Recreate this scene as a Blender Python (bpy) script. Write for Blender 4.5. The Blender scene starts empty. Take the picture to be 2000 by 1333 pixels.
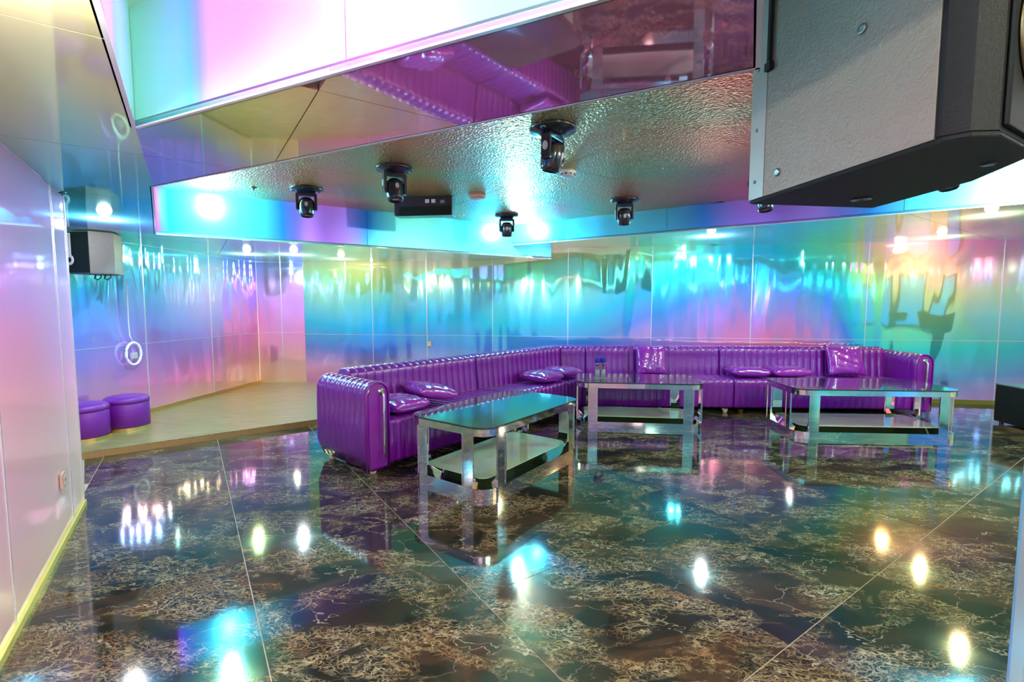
import bpy, bmesh, math, random
from mathutils import Vector, Matrix
random.seed(7)
SC = bpy.context.scene
COL = SC.collection
R = math.radians

# ---------------------------------------------------------------- camera, world, exposure
cam_d = bpy.data.cameras.new('camera'); cam = bpy.data.objects.new('camera', cam_d); COL.objects.link(cam)
cam.location = (0, 0, 1.4); cam.rotation_euler = (R(90 - 4.304), 0, 0)
cam_d.sensor_width = 36; cam_d.lens = 930 / 2000 * 36; cam_d.clip_start = 0.02
SC.camera = cam
w = bpy.data.worlds.new('world'); SC.world = w; w.use_nodes = True
w.node_tree.nodes['Background'].inputs[0].default_value = (0.9, 0.95, 1, 1)
w.node_tree.nodes['Background'].inputs[1].default_value = 0.3
SC.view_settings.view_transform = 'Standard'; SC.view_settings.look = 'None'
SC.view_settings.gamma = 1.0; SC.view_settings.use_curve_mapping = False
SC.view_settings.exposure = 1.72
cy = SC.cycles
cy.max_bounces = 12; cy.diffuse_bounces = 5; cy.glossy_bounces = 8; cy.transmission_bounces = 6
cy.sample_clamp_indirect = 6.0; cy.use_denoising = True; cy.blur_glossy = 0.6

HT, HB, HR = 2.6, 2.13, 2.3          # tray ceiling, dropped ceiling, dropped ceiling on the right
def light(name, loc, energy, color, radius=0.08, kind='POINT', size=1.0, rot=None):
    d = bpy.data.lights.new(name, kind); d.energy = energy; d.color = color
    if kind == 'AREA': d.shape = 'SQUARE'; d.size = size
    else: d.shadow_soft_size = radius
    o = bpy.data.objects.new(name, d); COL.objects.link(o); o.location = loc
    if rot: o.rotation_euler = rot
    return o
# corner and recess lamps, then unseen fill lamps (fixtures are built below)
CYN = (0.30, 0.86, 1.0)
LAMPS = [('white', (-3.05, 4.90), 42, CYN), ('white', (0.09, 6.86), 42, CYN), ('white', (4.34, 4.10), 48, CYN),
         ('white', (0.10, 0.95), 18, (0.8, 0.95, 1)), ('magenta', (-0.80, 1.36), 9, (1, 0.08, 0.95)),
         ('warm', (3.4, 1.6), 46, (1, 0.90, 0.72)), ('white', (5.9, 1.6), 40, (1, 0.93, 0.85)), ('white', (3.2, -1.6), 46, (1, 0.93, 0.85)),  # from the warm one on: fill lamps added out of view for general brightness
         ('green', (1.6, -0.2), 30, (0.85, 1, 0.70))]
for k, (n, p, e, c) in enumerate(LAMPS):
    light('lamp_light', (p[0], p[1], HT - 0.07), e, c, 0.05)
SMALL = [('yellow', (-3.80, 6.90), HB, 7, (0.85, 1, 0.42), 'in the low ceiling above the stage, left one'), ('white', (-3.15, 6.95), HB, 7, (0.95, 0.95, 1), 'in the low ceiling above the stage, right one'),
         ('warm', (-2.70, 7.60), HB, 5, (1, 0.74, 0.38), 'in the low ceiling over the stage by the back wall'), ('warm', (-3.45, 4.10), HB, 11, (1, 0.95, 0.85), 'at the free end of the left wall'),
         ('warm', (-1.05, 0.95), HB, 16, (0.98, 1, 0.85), 'beside the near left wall'), ('warm', (5.70, 6.40), HR, 8, (1, 0.72, 0.32), 'in the ceiling over the right end of the sofa'),
         ('warm', (4.80, 4.85), HR, 8, (1, 0.74, 0.36), 'in the ceiling beyond the right fascia'), ('white', (2.6, 6.3), HR, 8, (0.95, 0.97, 1), 'in the ceiling over the middle of the sofa')]
for n, p, z, e, c, lb in SMALL: light('lamp_light', (p[0], p[1], z - 0.07), e, c, 0.05)

# ---------------------------------------------------------------- materials
def new_mat(name):
    m = bpy.data.materials.new(name); m.use_nodes = True
    nt = m.node_tree; b = nt.nodes['Principled BSDF']
    return m, nt, b
def simple(name, col, rough=0.5, metal=0.0, coat=0.0, emit=None, es=0.0, noise=0.0, bump=0.0, bscale=60):
    m, nt, b = new_mat(name)
    b.inputs['Roughness'].default_value = rough; b.inputs['Metallic'].default_value = metal
    b.inputs['Coat Weight'].default_value = coat; b.inputs['Coat Roughness'].default_value = 0.08
    b.inputs['Base Color'].default_value = (*col, 1)
    tc = nt.nodes.new('ShaderNodeTexCoord')
    n = nt.nodes.new('ShaderNodeTexNoise'); n.inputs['Scale'].default_value = bscale; n.inputs['Detail'].default_value = 3
    nt.links.new(tc.outputs['Object'], n.inputs['Vector'])
    if noise:
        mx = nt.nodes.new('ShaderNodeMix'); mx.data_type = 'RGBA'
        mx.inputs['A'].default_value = (*[c * (1 - noise) for c in col], 1); mx.inputs['B'].default_value = (*[min(1, c * (1 + noise)) for c in col], 1)
        nt.links.new(n.outputs['Fac'], mx.inputs['Factor']); nt.links.new(mx.outputs['Result'], b.inputs['Base Color'])
    if bump:
        bp = nt.nodes.new('ShaderNodeBump'); bp.inputs['Strength'].default_value = bump; bp.inputs['Distance'].default_value = 0.01
        nt.links.new(n.outputs['Fac'], bp.inputs['Height']); nt.links.new(bp.outputs['Normal'], b.inputs['Normal'])
    if emit:
        b.inputs['Emission Color'].default_value = (*emit, 1); b.inputs['Emission Strength'].default_value = es
    return m

PASTEL = [(0, (0.95, 0.55, 0.74)), (.13, (0.73, 0.60, 0.95)), (.27, (0.34, 0.55, 0.98)), (.42, (0.20, 0.80, 0.92)),
          (.56, (0.38, 0.88, 0.68)), (.70, (0.72, 0.88, 0.52)), (.84, (0.97, 0.72, 0.56)), (1, (0.95, 0.55, 0.74))]
VIVID = [(0, (0.98, 0.38, 0.72)), (.13, (0.66, 0.44, 0.98)), (.27, (0.16, 0.44, 0.98)), (.42, (0.06, 0.76, 0.92)),
         (.56, (0.26, 0.90, 0.64)), (.70, (0.64, 0.90, 0.42)), (.84, (0.98, 0.64, 0.44)), (1, (0.98, 0.38, 0.72))]
NEON = [(0, (0.90, 0.10, 0.85)), (.13, (0.48, 0.22, 0.98)), (.27, (0.05, 0.32, 1.0)), (.42, (0.14, 0.80, 0.96)),
        (.56, (0.22, 0.86, 0.60)), (.70, (0.60, 0.88, 0.45)), (.84, (0.98, 0.55, 0.45)), (1, (0.90, 0.10, 0.85))]
def film(name, grad, off, face=0.55, noise=0.35, nscale=0.45, rough=0.06, diff=0.35, wave=(2.2, 2.2, 0.5), wdist=0.02, sat=1.0, ramp=None, curve=None, axis=0):
    """iridescent film laminated on mirror: hue drifts over the sheet and with the angle of view"""
    m, nt, b = new_mat(name); N = nt.nodes; L = nt.links
    geo = N.new('ShaderNodeNewGeometry')
    dot = N.new('ShaderNodeVectorMath'); dot.operation = 'DOT_PRODUCT'; dot.inputs[1].default_value = grad
    L.new(geo.outputs['Position'], dot.inputs[0])
    lw = N.new('ShaderNodeLayerWeight'); lw.inputs['Blend'].default_value = 0.5
    nz = N.new('ShaderNodeTexNoise'); nz.inputs['Scale'].default_value = nscale; nz.inputs['Detail'].default_value = 1.5; nz.inputs['Distortion'].default_value = 0.6
    L.new(geo.outputs['Position'], nz.inputs['Vector'])
    def mth(op, a, c):
        n = N.new('ShaderNodeMath'); n.operation = op
        for i, v in enumerate((a, c)):
            if isinstance(v, (int, float)): n.inputs[i].default_value = v
            else: L.new(v, n.inputs[i])
        return n.outputs[0]
    t = mth('ADD', dot.outputs['Value'], off)
    if curve:                                       # film hue along the wall; the tray fascia curve also paints lamp glow
        sx = N.new('ShaderNodeSeparateXYZ'); L.new(geo.outputs['Position'], sx.inputs[0])
        fc = N.new('ShaderNodeFloatCurve'); x0, x1 = curve[0][0], curve[-1][0]
        u = mth('DIVIDE', mth('SUBTRACT', sx.outputs[axis], x0), x1 - x0); L.new(u, fc.inputs['Value'])
        cm = fc.mapping; cv = cm.curves[0]
        for q in curve[1:-1]: cv.points.new((q[0] - x0) / (x1 - x0), (q[1] + 1) / 2)
        cv.points[0].location = (0, (curve[0][1] + 1) / 2); cv.points[len(cv.points) - 1].location = (1, (curve[-1][1] + 1) / 2)
        cm.update()
        t = mth('ADD', t, mth('SUBTRACT', mth('MULTIPLY', fc.outputs[0], 2.0), 1.0))
    t = mth('ADD', t, mth('MULTIPLY', lw.outputs['Facing'], face))
    t = mth('ADD', t, mth('MULTIPLY', mth('SUBTRACT', nz.outputs['Fac'], 0.5), noise * 2))
    t = mth('FRACT', t, 0.0)
    cr = N.new('ShaderNodeValToRGB'); e = cr.color_ramp.elements
    st = ramp or PASTEL
    while len(e) < len(st): e.new(0.5)
    for el, (p, c) in zip(e, st): el.position = p; el.color = (*c, 1)
    L.new(t, cr.inputs['Fac'])
    hs = N.new('ShaderNodeHueSaturation'); hs.inputs['Saturation'].default_value = sat
    L.new(cr.outputs['Color'], hs.inputs['Color'])
    L.new(hs.outputs['Color'], b.inputs['Base Color'])
    b.inputs['Metallic'].default_value = 1.0; b.inputs['Roughness'].default_value = rough
    if wdist:
        mp = N.new('ShaderNodeMapping'); mp.inputs['Scale'].default_value = wave
        L.new(geo.outputs['Position'], mp.inputs['Vector'])
        n2 = N.new('ShaderNodeTexNoise'); n2.inputs['Scale'].default_value = 1.0; n2.inputs['Detail'].default_value = 1.0
        L.new(mp.outputs['Vector'], n2.inputs['Vector'])
        bp = N.new('ShaderNodeBump'); bp.inputs['Strength'].default_value = 1.0; bp.inputs['Distance'].default_value = wdist
        L.new(n2.outputs['Fac'], bp.inputs['Height']); L.new(bp.outputs['Normal'], b.inputs['Normal'])
    d = N.new('ShaderNodeBsdfDiffuse'); L.new(hs.outputs['Color'], d.inputs['Color'])
    mix = N.new('ShaderNodeMixShader'); mix.inputs[0].default_value = diff
    L.new(b.outputs[0], mix.inputs[1]); L.new(d.outputs[0], mix.inputs[2])
    L.new(mix.outputs[0], N['Material Output'].inputs['Surface'])
    return m

M = {}
M['film_left'] = film('film_left', (0, 0.0, 0.12), 0.85, face=0.0, noise=0.05, rough=0.05, diff=0.66, wdist=0.005, ramp=VIVID, sat=0.8)
M['film_stage'] = film('film_stage', (0, -0.05, 0.20), 0.22, face=0.0, noise=0.14, nscale=0.8, rough=0.05, diff=0.34, wdist=0.04, wave=(1.5, 3.2, 0.5), ramp=VIVID)
M['film_back'] = film('film_back', (0, 0, 0.35), 0.0, face=0.0, noise=0.09, nscale=0.7, rough=0.05, diff=0.34, wdist=0.04, wave=(2.6, 1.5, 0.5), ramp=VIVID,
                      curve=[(-3.6, .03), (-1, .02), (.6, 0), (2, -.12), (3.5, -.33), (4.7, -.20), (5.2, .10), (7.7, .10)])
M['film_ceiling'] = film('film_ceiling', (0, -0.16, 0), 0.98, face=0.0, noise=0.08, rough=0.04, diff=0.34, wdist=0.006, wave=(1, 1, 1), sat=1.0, ramp=VIVID)
M['film_ceiling_back'] = film('film_ceiling_back', (0, 0, 0), 0.48, face=0.0, noise=0.10, rough=0.04, diff=0.30, wdist=0.006, wave=(1, 1, 1), sat=0.7)
M['film_strip'] = film('film_strip', (-0.0, 0, 0), 0.0, face=0.0, noise=0.03, rough=0.03, diff=0.20, wdist=0.004, wave=(1, 1, 1), sat=0.9, ramp=VIVID,
                       curve=[(-2.2, .22), (-1.5, .36), (-1.2, .62), (-.8, .80), (-0.35, .98), (0.4, 1.0), (1.0, 1.05)])
M['film_fascia'] = film('film_fascia', (0, 0, 0.0), 0.0, face=0.0, noise=0.03, rough=0.27, diff=0.26, wdist=0.003, wave=(1, 1, 1), ramp=NEON,  # cyan stretches put the halo of the lamps' glow into the film colour
                        curve=[(-3.67, -.02), (-3.35, .38), (-2.9, .38), (-2.3, .12), (-1.3, .50), (-.5, .32), (0, .4), (.8, .32), (1.5, .42), (3, .16), (4.2, .40), (7.7, .3)])
M['film_near'] = film('film_near', (0, 0, 0), 0.0, face=0.0, noise=0.02, rough=0.25, diff=0.4, wdist=0.002, wave=(1, 1, 1),
                      curve=[(-1.6, .58), (-1.30, .52), (-1.08, .12), (-.8, .0), (-.5, .08), (-.2, .38), (.6, .36), (2, .3)])
M['film_neartop'] = film('film_neartop', (0.1, 0, 0), 0.8, face=0.1, noise=0.1, rough=0.15, diff=0.3, wdist=0.002, wave=(1, 1, 1), sat=0.6)
M['film_blue'] = film('film_blue', (0, 0, 0.1), 0.22, face=0.05, noise=0.1, rough=0.08, diff=0.5, wdist=0.004)
M['film_room'] = film('film_room', (0.06, 0.08, 0.15), 0.0, face=0.1, noise=0.5, nscale=0.7, rough=0.1, diff=0.5, wdist=0.01)

def hammered():
    m, nt, b = new_mat('hammered_metal'); N = nt.nodes; L = nt.links
    geo = N.new('ShaderNodeNewGeometry')
    v = N.new('ShaderNodeTexVoronoi'); v.inputs['Scale'].default_value = 70; v.feature = 'SMOOTH_F1'
    L.new(geo.outputs['Position'], v.inputs['Vector'])
    bp = N.new('ShaderNodeBump'); bp.inputs['Strength'].default_value = 1.0; bp.inputs['Distance'].default_value = 0.016
    L.new(v.outputs['Distance'], bp.inputs['Height']); L.new(bp.outputs['Normal'], b.inputs['Normal'])
    nz = N.new('ShaderNodeTexNoise'); nz.inputs['Scale'].default_value = 0.5; nz.inputs['Detail'].default_value = 1
    L.new(geo.outputs['Position'], nz.inputs['Vector'])
    cr = N.new('ShaderNodeValToRGB'); e = cr.color_ramp.elements
    for _ in range(2): e.new(0.5)
    for el, (p, c) in zip(e, [(0.36, (1.0, 0.33, 0.14)), (0.47, (0.88, 0.44, 0.17)), (0.56, (0.58, 0.52, 0.22)), (0.66, (1.0, 0.32, 0.15))]):
        el.position = p; el.color = (*c, 1)
    L.new(nz.outputs['Fac'], cr.inputs['Fac']); L.new(cr.outputs['Color'], b.inputs['Base Color'])
    b.inputs['Metallic'].default_value = 1.0; b.inputs['Roughness'].default_value = 0.38
    return m
M['hammered'] = hammered()

def marble():
    m, nt, b = new_mat('dark_marble'); N = nt.nodes; L = nt.links
    geo = N.new('ShaderNodeNewGeometry'); oi = N.new('ShaderNodeObjectInfo')
    mp = N.new('ShaderNodeMapping'); mp.inputs['Rotation'].default_value = (0, 0, R(20)); mp.inputs['Scale'].default_value = (0.95, 1.7, 1)
    L.new(geo.outputs['Position'], mp.inputs['Vector'])
    off = N.new('ShaderNodeVectorMath'); off.operation = 'MULTIPLY_ADD'
    cmb = N.new('ShaderNodeCombineXYZ'); L.new(oi.outputs['Random'], cmb.inputs[0]); L.new(oi.outputs['Random'], cmb.inputs[1])
    L.new(cmb.outputs[0], off.inputs[0]); off.inputs[1].default_value = (37, 19, 0); L.new(mp.outputs[0], off.inputs[2])
    def noise(s, d, dist=0.0, rough=0.6):
        n = N.new('ShaderNodeTexNoise'); n.inputs['Scale'].default_value = s; n.inputs['Detail'].default_value = d
        n.inputs['Distortion'].default_value = dist; n.inputs['Roughness'].default_value = rough
        L.new(off.outputs[0], n.inputs['Vector']); return n
    def ramp(src, stops):
        c = N.new('ShaderNodeValToRGB'); e = c.color_ramp.elements
        while len(e) < len(stops): e.new(0.5)
        for el, (p, col) in zip(e, stops): el.position = p; el.color = (*col, 1)
        L.new(src, c.inputs['Fac']); return c.outputs['Color']
    def mixc(f, a, c_):
        x = N.new('ShaderNodeMix'); x.data_type = 'RGBA'; L.new(f, x.inputs['Factor'])
        for k, v in (('A', a), ('B', c_)):
            if isinstance(v, tuple): x.inputs[k].default_value = (*v, 1)
            else: L.new(v, x.inputs[k])
        return x.outputs['Result']
    base = ramp(noise(1.6, 5, 1.2).outputs['Fac'], [(0.34, (0.010, 0.014, 0.012)), (0.50, (0.016, 0.018, 0.013)), (0.58, (0.050, 0.034, 0.018)), (0.70, (0.022, 0.020, 0.012))])
    # big veins: edges of distorted cells
    wn = noise(2.6, 4, 0.0, 0.6)
    add = N.new('ShaderNodeVectorMath'); add.operation = 'MULTIPLY_ADD'
    L.new(wn.outputs['Color'], add.inputs[0]); add.inputs[1].default_value = (0.75, 0.75, 0.75); L.new(off.outputs[0], add.inputs[2])
    def cell(scale, a, c_):
        v = N.new('ShaderNodeTexVoronoi'); v.feature = 'DISTANCE_TO_EDGE'; v.inputs['Scale'].default_value = scale
        L.new(add.outputs[0], v.inputs['Vector'])
        return ramp(v.outputs['Distance'], [(0, (a, a, a)), (c_, (0, 0, 0))])
    v1, v2, v3 = cell(2.6, 1, 0.014), cell(8, 1, 0.045), cell(19, 1, 0.09)
    # net of fine veins only in cloudy zones
    zone = ramp(noise(2.1, 3, 0.8).outputs['Fac'], [(0.45, (0, 0, 0)), (0.54, (1, 1, 1))])
    zone2 = ramp(noise(3.3, 3, 0.8).outputs['Fac'], [(0.42, (0, 0, 0)), (0.60, (1, 1, 1))])
    n3 = noise(7.5, 6, 2.2, 0.65)
    fine = ramp(n3.outputs['Fac'], [(0.47, (0, 0, 0)), (0.497, (1, 1, 1)), (0.525, (0, 0, 0))])
    def mul(a, c_):
        x = N.new('ShaderNodeMath'); x.operation = 'MULTIPLY'; L.new(a, x.inputs[0]); L.new(c_, x.inputs[1]); return x.outputs[0]
    def mulf(a, f):
        x = N.new('ShaderNodeMath'); x.operation = 'MULTIPLY'; L.new(a, x.inputs[0]); x.inputs[1].default_value = f; return x.outputs[0]
    gold = ramp(noise(4, 2).outputs['Fac'], [(0.35, (0.26, 0.15, 0.06)), (0.5, (0.30, 0.24, 0.11)), (0.65, (0.40, 0.36, 0.22))])
    c = mixc(mulf(mul(v3, zone), 0.55), base, gold)
    c = mixc(mulf(mul(v2, zone), 0.80), c, gold)
    c = mixc(mulf(mul(fine, zone), 0.35), c, gold)
    c = mixc(mulf(mul(v1, zone2), 0.5), c, (0.58, 0.52, 0.36))
    L.new(c, b.inputs['Base Color'])
    b.inputs['Roughness'].default_value = 0.07; b.inputs['Specular IOR Level'].default_value = 0.6
    b.inputs['Coat Weight'].default_value = 0.2; b.inputs['Coat Roughness'].default_value = 0.03; b.inputs['Coat IOR'].default_value = 1.5
    return m
M['marble'] = marble()
M['grout'] = simple('tile_grout', (0.42, 0.36, 0.24), 0.6, noise=0.2)
M['vinyl'] = simple('purple_vinyl', (0.17, 0.004, 0.27), 0.26, coat=0.5, bump=0.10, bscale=35)
M['cushion'] = simple('purple_cushion_vinyl', (0.25, 0.016, 0.35), 0.16, coat=0.9, bump=0.5, bscale=9)
M['pouf'] = simple('purple_leather', (0.17, 0.010, 0.30), 0.42, bump=0.05, bscale=80)
M['chrome'] = simple('chrome', (0.78, 0.79, 0.76), 0.045, 1.0)
M['mirror_plate'] = simple('mirror_plate', (0.70, 0.74, 0.70), 0.03, 1.0)
M['gold'] = simple('brushed_gold', (0.75, 0.52, 0.22), 0.28, 1.0)
M['gold_trim'] = simple('yellow_gold_trim', (0.72, 0.66, 0.16), 0.35, 0.5)
M['cream'] = simple('cream_foot', (0.75, 0.62, 0.42), 0.35)
M['silver'] = simple('silver_seam', (0.72, 0.78, 0.80), 0.25, 0.6)
M['seam'] = simple('dark_seam', (0.05, 0.09, 0.09), 0.4)
M['black'] = simple('black_plastic', (0.012, 0.012, 0.020), 0.22, coat=0.4)
M['black_matte'] = simple('black_paint', (0.007, 0.008, 0.008), 0.6, bump=0.3, bscale=180)
M['black_matte'].node_tree.nodes['Principled BSDF'].inputs['Specular IOR Level'].default_value = 0.2
M['grille'] = simple('speaker_grille', (0.005, 0.007, 0.005), 0.6, 0.0)
M['grille'].node_tree.nodes['Principled BSDF'].inputs['Specular IOR Level'].default_value = 0.15
M['old_brass'] = simple('dull_brass', (0.16, 0.13, 0.05), 0.5, 0.4)
M['lens'] = simple('lens_glass', (0.25, 0.27, 0.30), 0.08, 0.6, coat=1)
M['oval'] = simple('grey_badge', (0.45, 0.42, 0.45), 0.4)
M['screw'] = simple('screw_steel', (0.25, 0.25, 0.24), 0.3, 1)
M['white_plastic'] = simple('white_plastic', (0.75, 0.72, 0.70), 0.4)
M['peach_plastic'] = simple('peach_plastic', (0.75, 0.48, 0.36), 0.4)
M['glass_top'] = simple('dark_table_glass', (0.018, 0.030, 0.026), 0.02, coat=1.0)
M['shelf'] = simple('pale_green_shelf', (0.52, 0.70, 0.42), 0.12, coat=0.8, noise=0.25, bscale=2.5)
M['dark_inner'] = simple('dark_inner_band', (0.05, 0.06, 0.04), 0.1, 0.5)
M['foam'] = simple('blue_violet_foam', (0.05, 0.02, 0.38), 0.8, bump=0.4, bscale=250)
M['outlet'] = simple('outlet_plate', (0.55, 0.36, 0.28), 0.35)
M['cable_white'] = simple('white_cable', (0.85, 0.80, 0.85), 0.4)
M['screen'] = simple('lit_screen', (0.01, 0.03, 0.05), 0.1, emit=(0.01, 0.16, 0.55), es=0.7)

def wood():
    m, nt, b = new_mat('pale_stage_laminate'); N = nt.nodes; L = nt.links
    geo = N.new('ShaderNodeNewGeometry'); mp = N.new('ShaderNodeMapping')
    mp.inputs['Rotation'].default_value = (0, 0, R(-38)); mp.inputs['Scale'].default_value = (1.2, 22, 1)
    L.new(geo.outputs['Position'], mp.inputs['Vector'])
    n = N.new('ShaderNodeTexNoise'); n.inputs['Scale'].default_value = 3; n.inputs['Detail'].default_value = 5
    L.new(mp.outputs[0], n.inputs['Vector'])
    cr = N.new('ShaderNodeValToRGB'); e = cr.color_ramp.elements
    e[0].position = 0.3; e[0].color = (0.20, 0.14, 0.05, 1); e[1].position = 0.7; e[1].color = (0.36, 0.29, 0.12, 1)
    L.new(n.outputs['Fac'], cr.inputs['Fac']); L.new(cr.outputs['Color'], b.inputs['Base Color'])
    b.inputs['Roughness'].default_value = 0.35
    return m
M['wood'] = wood()
M['riser'] = simple('brown_gold_riser', (0.36, 0.22, 0.07), 0.35, noise=0.15)

def carpet_paint():
    m, nt, b = new_mat('speaker_cabinet_paint'); N = nt.nodes; L = nt.links
    tc = N.new('ShaderNodeTexCoord')
    n = N.new('ShaderNodeTexNoise'); n.inputs['Scale'].default_value = 55; n.inputs['Detail'].default_value = 2; n.inputs['Distortion'].default_value = 1.5
    L.new(tc.outputs['Object'], n.inputs['Vector'])
    bp = N.new('ShaderNodeBump'); bp.inputs['Strength'].default_value = 0.9; bp.inputs['Distance'].default_value = 0.004
    L.new(n.outputs['Fac'], bp.inputs['Height']); L.new(bp.outputs['Normal'], b.inputs['Normal'])
    b.inputs['Base Color'].default_value = (0.21, 0.185, 0.13, 1); b.inputs['Roughness'].default_value = 0.42
    return m
M['cab'] = carpet_paint()

# ---------------------------------------------------------------- mesh helpers
def obj(name, bm, mat, parent=None, smooth=False, kind=None):
    me = bpy.data.meshes.new(name); bm.normal_update(); bm.to_mesh(me); bm.free()
    me.materials.append(mat)
    if smooth:
        for p in me.polygons: p.use_smooth = True
    o = bpy.data.objects.new(name, me); COL.objects.link(o)
    if parent: o.parent = parent
    if kind: o['kind'] = kind
    return o
def thing(name, label, cat, loc=(0, 0, 0), rz=0.0, group=None, rot=None):
    o = bpy.data.objects.new(name, None); COL.objects.link(o); o.location = loc
    o.rotation_euler = rot if rot else (0, 0, rz); o.empty_display_size = 0.1
    o['label'] = label; o['category'] = cat
    if group: o['group'] = group
    return o
def struct(name, bm=None, mat=None):
    if bm is None:
        o = bpy.data.objects.new(name, None); COL.objects.link(o)
    else: o = obj(name, bm, mat)
    o['kind'] = 'structure'; return o
def dup(root, loc, rz, label):
    r = root.copy(); COL.objects.link(r); r.location = loc; r.rotation_euler = (root.rotation_euler[0], root.rotation_euler[1], rz); r['label'] = label
    for ch in list(root.children):
        c = ch.copy(); COL.objects.link(c); c.parent = r
        for g in list(ch.children):
            d = g.copy(); COL.objects.link(d); d.parent = c
    return r
def box(bm, lo, hi, mtx=None, bevel=0.0, seg=2):
    b2 = bmesh.new(); bmesh.ops.create_cube(b2, size=1)
    c = [(a + b) / 2 for a, b in zip(lo, hi)]; s = [abs(b - a) for a, b in zip(lo, hi)]
    bmesh.ops.scale(b2, vec=s, verts=b2.verts); bmesh.ops.translate(b2, vec=c, verts=b2.verts)
    if bevel: bmesh.ops.bevel(b2, geom=b2.edges[:], offset=bevel, segments=seg, affect='EDGES', profile=0.6)
    merge(bm, b2, mtx)
def merge(bm, b2, mtx=None):
    if mtx: bmesh.ops.transform(b2, matrix=mtx, verts=b2.verts)
    me = bpy.data.meshes.new('tmp'); b2.to_mesh(me); b2.free(); bm.from_mesh(me); bpy.data.meshes.remove(me)
def lathe(bm, prof, seg=32, mtx=None):
    b2 = bmesh.new(); rings = []
    for r, z in prof:
        if r < 1e-5: rings.append([b2.verts.new((0, 0, z))])
        else: rings.append([b2.verts.new((r * math.cos(2 * math.pi * i / seg), r * math.sin(2 * math.pi * i / seg), z)) for i in range(seg)])
    for a, c in zip(rings, rings[1:]):
        for i in range(seg):
            j = (i + 1) % seg
            if len(a) == 1 and len(c) > 1: b2.faces.new((a[0], c[i], c[j]))
            elif len(c) == 1 and len(a) > 1: b2.faces.new((a[i], c[0], a[j]))
            elif len(a) > 1: b2.faces.new((a[i], c[i], c[j], a[j]))
    bmesh.ops.recalc_face_normals(b2, faces=b2.faces)
    merge(bm, b2, mtx)
def tube(bm, pts, r, seg=10, closed=False):
    pts = [Vector(p) for p in pts]; n = len(pts); rings = []; up = Vector((0, 0, 1))
    for i, p in enumerate(pts):
        a = pts[(i - 1) % n] if (closed or i > 0) else p; c = pts[(i + 1) % n] if (closed or i < n - 1) else p
        t = (c - a).normalized(); ref = up if abs(t.dot(up)) < 0.95 else Vector((1, 0, 0))
        x = t.cross(ref).normalized(); y = t.cross(x)
        rings.append([bm.verts.new(p + (x * math.cos(q) + y * math.sin(q)) * r) for q in [2 * math.pi * k / seg for k in range(seg)]])
    m = n if closed else n - 1
    for i in range(m):
        a, c = rings[i], rings[(i + 1) % n]
        for k in range(seg): bm.faces.new((a[k], a[(k + 1) % seg], c[(k + 1) % seg], c[k]))
    if not closed:
        bm.faces.new(rings[0][::-1]); bm.faces.new(rings[-1])
def prism(bm, poly, z0, z1, bevel=0.0):
    b2 = bmesh.new()
    vb = [b2.verts.new((x, y, z0)) for x, y in poly]; vt = [b2.verts.new((x, y, z1)) for x, y in poly]
    b2.faces.new(vb[::-1]); b2.faces.new(vt)
    n = len(poly)
    for i in range(n): b2.faces.new((vb[i], vb[(i + 1) % n], vt[(i + 1) % n], vt[i]))
    bmesh.ops.recalc_face_normals(b2, faces=b2.faces)
    if bevel:
        bmesh.ops.bevel(b2, geom=[e for e in b2.edges if abs(e.verts[0].co.z - e.verts[1].co.z) < 1e-6], offset=bevel, segments=2, affect='EDGES')
    merge(bm, b2)
def clip(poly, a, c, d):
    """keep a*x + c*y <= d"""
    out = []
    for i in range(len(poly)):
        p, q = poly[i], poly[(i + 1) % len(poly)]
        sp, sq = a * p[0] + c * p[1] - d, a * q[0] + c * q[1] - d
        if sp <= 0: out.append(p)
        if sp * sq < 0:
            t = sp / (sp - sq); out.append((p[0] + (q[0] - p[0]) * t, p[1] + (q[1] - p[1]) * t))
    return out
def area(p): return abs(sum(p[i][0] * p[(i + 1) % len(p)][1] - p[(i + 1) % len(p)][0] * p[i][1] for i in range(len(p)))) / 2
AZ = R(55.8); U = (math.sin(AZ), math.cos(AZ)); V = (-math.cos(AZ), math.sin(AZ))
def panelize(poly, us, vs, gap, z0, z1, mat, name, parent, min_area=0.01):
    for u0, u1 in zip(us, us[1:]):
        for v0, v1 in zip(vs, vs[1:]):
            q = poly
            for a, c, d in ((U[0], U[1], u1 - gap), (-U[0], -U[1], -(u0 + gap)), (V[0], V[1], v1 - gap), (-V[0], -V[1], -(v0 + gap))):
                q = clip(q, a, c, d)
                if len(q) < 3: break
            if len(q) < 3 or area(q) < min_area: continue
            bm = bmesh.new(); prism(bm, q, z0, z1); obj(name, bm, mat, parent)
def rng(a, b, s):
    r = [a]
    while r[-1] < b: r.append(r[-1] + s)
    return r

# ---------------------------------------------------------------- key plan points
E0 = (-3.01, 3.255)                                   # free end of the left wall
WL = (math.sin(R(146)), math.cos(R(146)))              # direction of left wall, towards and past the camera
EB = (E0[0] + WL[0] * 7.7, E0[1] + WL[1] * 7.7)
S0, S1 = (-4.66, 3.70), (-4.33, 8.12)                  # stage side wall
def wy(x): return 6.768 + (5.896 - x) * 0.158
BL, BR = (-3.6, wy(-3.6)), (7.7, wy(7.7))
P0, P1 = (-3.67, 4.98), (0.0, 7.262)
FD = (math.sin(R(123)), math.cos(R(123)))
P2 = (7.7, P1[1] + 7.7 / FD[0] * FD[1])
Q = (0.62, wy(0.62))
N0, L2E = (-2.214, 3.004), (0.766, 1.531)
M0, L1E = (-1.553, 2.025), (0.525, 1.049)
T2L = (M0[0] + 6.0 * math.sin(R(145.8)), M0[1] + 6.0 * math.cos(R(145.8)))
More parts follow.
